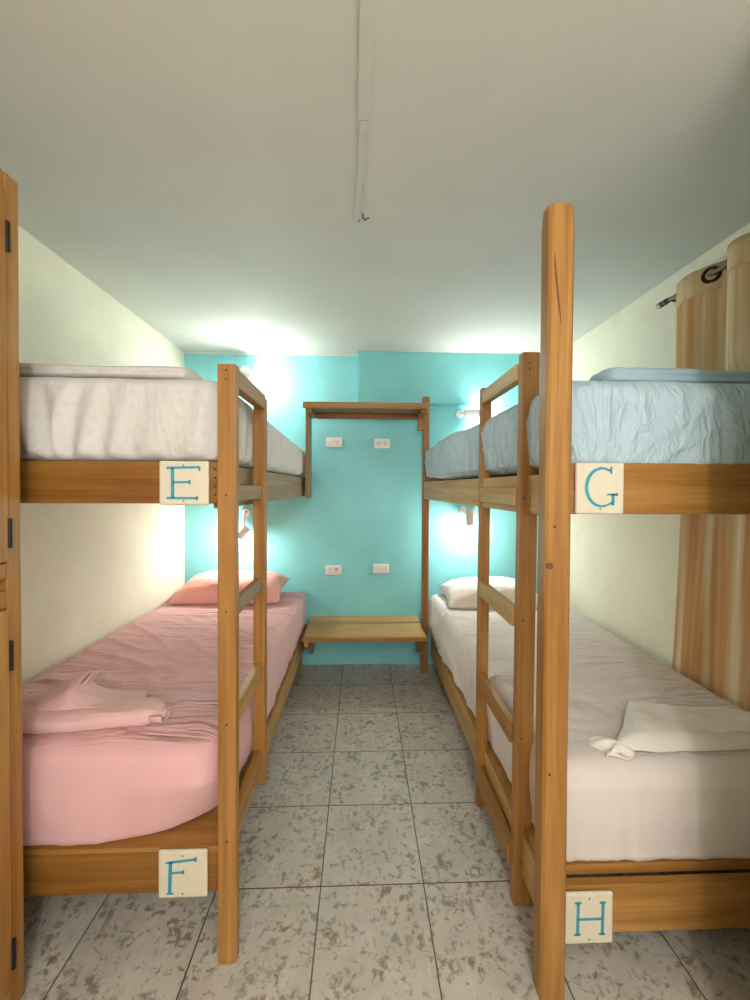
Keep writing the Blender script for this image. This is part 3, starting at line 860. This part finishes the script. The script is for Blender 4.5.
# ------------------------------------------------------------------ curtain and rod
Rd = thing('curtain_rod', 'dark curtain rod with a ribbed end cap on the right wall', 'curtain rod', (1.43, 1.4, 2.262))
RX, RZ = 1.43, 2.262
obj('rod', cyl(bmesh.new(), (RX, .89, RZ), (RX, 1.855, RZ), .0095, n=16), M_ROD, Rd, False)
bm = bmesh.new()
cyl(bm, (RX, 1.855, RZ), (RX, 1.862, RZ), .014); cyl(bm, (RX, 1.862, RZ), (RX, 1.878, RZ), .009); cyl(bm, (RX, 1.878, RZ), (RX, 1.905, RZ), .0135, .012)
cap_ = obj('end_cap', bm, M_ROD, Rd)
obj('cap_tip', cyl(bmesh.new(), (RX, 1.886, RZ), (RX, 1.898, RZ), .0142, .0142), plain('pale_brass', (0.45, 0.38, 0.27), .4, .5), cap_)
bm = bmesh.new(); cyl(bm, (RX, 1.842, RZ), (XR - .004, 1.842, RZ), .005, n=10); cyl(bm, (XR - .006, 1.842, RZ), (XR - .0005, 1.842, RZ), .018, n=20)
cyl(bm, (RX, 1.835, RZ), (RX, 1.849, RZ), .0125, n=16)
obj('wall_bracket', bm, M_BLACKM, Rd)

def wave(y):
    # room-side lobes .18 deep between crossings, wall-side lobes .12
    s = 1.79 - y; per = .255; k = s % per
    if k < .18: return -(.030 if s < .2 else .058) * math.sin(PI * k / .18)
    return .028 * math.sin(PI * (k - .18) / .075)
CT = thing('curtain', 'tan and beige striped grommet curtain hanging by the right bunk', 'curtain', (1.43, 1.35, .35))
bm = bmesh.new(); uvl = bm.loops.layers.uv.new('UVMap')
ny_, nz_ = 150, 60; grid = []
for i in range(ny_ + 1):
    row = []
    for j in range(nz_ + 1):
        z = lerp(.34, 2.30, j / nz_); s = i / ny_
        y = lerp(1.79, .90, s)
        w = wave(y)
        y_ = y + .055 * (1 - s) * max(0, (1.35 - z)) * (1 if s < .5 else .5)
        sq = 1.0 if z > 1.86 else max(0.0, (z - 1.72) / .14)      # pressed flat behind the bunk
        sq = sq * sq * (3 - 2 * sq)
        lowf = 1 if z < 1.28 and z > .66 else 0
        x = lerp(1.470 + w * .20 + .002 * math.sin(z * 6 + y * 30), RX + w, sq)
        row.append((bm.verts.new((x, y_, z)), (s * 1.3 + .11, z / 2.2)))
    grid.append(row)
for i in range(ny_):
    for j in range(nz_):
        q = [grid[i][j], grid[i][j + 1], grid[i + 1][j + 1], grid[i + 1][j]]
        f = bm.faces.new([a[0] for a in q])
        for lp, a in zip(f.loops, q): lp[uvl].uv = a[1]
cloth = obj('cloth', bm, M_CURT, CT, True)
sd = cloth.modifiers.new('solid', 'SOLIDIFY'); sd.thickness = .0025; sd.offset = 0
# darker top hem band
bm = bmesh.new(); uvl = bm.loops.layers.uv.new('UVMap'); grid = []
for i in range(ny_ + 1):
    y = lerp(1.79, .90, i / ny_); w = wave(y)
    grid.append([bm.verts.new((RX + w - .0022, y, z)) for z in (2.196, 2.23, 2.27, 2.301)])
for i in range(ny_):
    for j in range(3):
        f = bm.faces.new((grid[i][j], grid[i][j + 1], grid[i + 1][j + 1], grid[i + 1][j]))
m_, nt, b = new_mat('tan_hem_cloth')
nt.links.new(ramp(nt, noise_tex(nt, coords(nt, (8, 8, 1)), 3, 3).outputs[0], [(.3, (.50, .33, .16)), (.7, (.64, .48, .29))]).outputs[0], b.inputs['Base Color'])
b.inputs['Roughness'].default_value = .85
hem = obj('hem_band', bm, m_, CT, True)
sd = hem.modifiers.new('solid', 'SOLIDIFY'); sd.thickness = .0016; sd.offset = 0
s = 0.18
ys = [1.79 - .18 - .255 * k for k in range(3)] + [1.79 - .255 * k for k in range(1, 3)]
for y in ys:
    e = .004; tx = (wave(y + e) - wave(y - e)) / (2 * e)
    t_ = Vector((tx, 1, 0)).normalized(); nrm = Vector((1, -tx, 0)).normalized()
    bm = bmesh.new(); n1, n2 = 30, 8; rings = []
    for a in range(n1):
        A = 2 * PI * a / n1; dirv = t_ * math.cos(A) + Vector((0, 0, 1)) * math.sin(A)
        c = Vector((RX, y, RZ - .002)) + dirv * .027
        rings.append([bm.verts.new(c + dirv * (.0075 * math.cos(2 * PI * q / n2)) + nrm * (.004 * math.sin(2 * PI * q / n2))) for q in range(n2)])
    for a in range(n1):
        for q in range(n2):
            bm.faces.new((rings[a][q], rings[a][(q + 1) % n2], rings[(a + 1) % n1][(q + 1) % n2], rings[(a + 1) % n1][q]))
    obj('grommet', bm, M_BLACKM, CT, True)

# ------------------------------------------------------------------ ceiling cable cover
Rc = thing('cable_raceway', 'slim white cable raceway running along the ceiling', 'cable cover', (0, 1.0, H))
bm = bmesh.new()
def strip(bm, p0, p1, w, h):
    x0, y0 = p0; x1, y1 = p1
    v = []
    for (x, y) in ((x0, y0), (x1, y1)):
        for dx, z in ((-w / 2, H - .0002), (-w / 2 * .8, H - h), (w / 2 * .8, H - h), (w / 2, H - .0002)):
            v.append(bm.verts.new((x + dx, y, z)))
    for f in ((0, 1, 2, 3), (7, 6, 5, 4), (0, 4, 5, 1), (1, 5, 6, 2), (2, 6, 7, 3), (3, 7, 4, 0)):
        bm.faces.new([v[i] for i in f])
strip(bm, (-.019, 1.560), (.003, 1.13), .026, .009); obj('raceway_cover', bm, M_RACE, Rc, bevel=.002)
bm = bmesh.new(); strip(bm, (.002, 1.128), (.024, .05), .036, .0092); obj('raceway_base', bm, M_RACE, Rc, bevel=.002)
nails(Rc, [(-.012, 1.545, H - .009)], r=.003)
bm = bmesh.new(); tube(bm, [(.002, 1.52, H), (.004, 1.52, H - .018), (.012, 1.525, H - .022), (.014, 1.53, H - .012)], .0022, 8)
hk = obj('ceiling_hook', bm, M_BLACKM, None, True, origin=(.006, 1.52, H)); tag(hk, 'tiny dark hook in the ceiling beside the raceway end', 'hook')
bm = cyl(bmesh.new(), (.022, 1.545, H - .0015), (.022, 1.545, H + .001), .004, n=12)
o = obj('ceiling_screw', bm, M_HOLE, None, origin=(.022, 1.545, H)); tag(o, 'dark screw head in the ceiling just right of the raceway end', 'screw')

# ceiling lamp behind the camera, which lights the room
cl = thing('ceiling_lamp', 'round glowing ceiling lamp behind the viewpoint', 'lamp', (.2, -.9, H))
obj('lamp_base', cyl(bmesh.new(), (.2, -.9, H), (.2, -.9, H - .03), .07, .06, 28), M_PLASTIC, cl)
bm = bmesh.new(); bmesh.ops.create_uvsphere(bm, u_segments=24, v_segments=14, radius=.055)
bmesh.ops.translate(bm, verts=bm.verts, vec=(.2, -.9, H - .075)); obj('globe', bm, M_GLOBE, cl, True)
li = bpy.data.lights.new('ceiling_light', 'POINT'); li.energy = 50; li.color = (1, .95, .89); li.shadow_soft_size = .06
lo = bpy.data.objects.new('ceiling_light', li); COL.objects.link(lo); lo.location = (.2, -.9, H - .22)

# ------------------------------------------------------------------ world, camera, view
w = bpy.data.worlds.new('world'); bpy.context.scene.world = w; w.use_nodes = True
w.node_tree.nodes['Background'].inputs[0].default_value = (.6, .65, .7, 1)
w.node_tree.nodes['Background'].inputs[1].default_value = .3

f = 402.0; yaw, pitch, rol = math.radians(1.98), math.radians(.8), math.radians(.25)
Fv = Vector((math.sin(yaw) * math.cos(pitch), math.cos(yaw) * math.cos(pitch), -math.sin(pitch)))
R0 = Vector((math.cos(yaw), -math.sin(yaw), 0)); U0 = R0.cross(Fv)
Rv = R0 * math.cos(rol) + U0 * math.sin(rol); Uv = -R0 * math.sin(rol) + U0 * math.cos(rol)
cam = bpy.data.cameras.new('camera'); co = bpy.data.objects.new('camera', cam); COL.objects.link(co)
co.matrix_world = Matrix(((Rv.x, Uv.x, -Fv.x, 0), (Rv.y, Uv.y, -Fv.y, 0), (Rv.z, Uv.z, -Fv.z, 1.385), (0, 0, 0, 1)))
cam.sensor_fit = 'HORIZONTAL'; cam.sensor_width = 36; cam.lens = f / 750 * 36
cam.shift_y = (487 + f * math.tan(pitch) - 500) / 750
cam.clip_start = .01
sc = bpy.context.scene; sc.camera = co
sc.view_settings.view_transform = 'Standard'; sc.view_settings.look = 'None'
sc.view_settings.exposure = 0.0; sc.view_settings.gamma = 1.0; sc.view_settings.use_curve_mapping = False
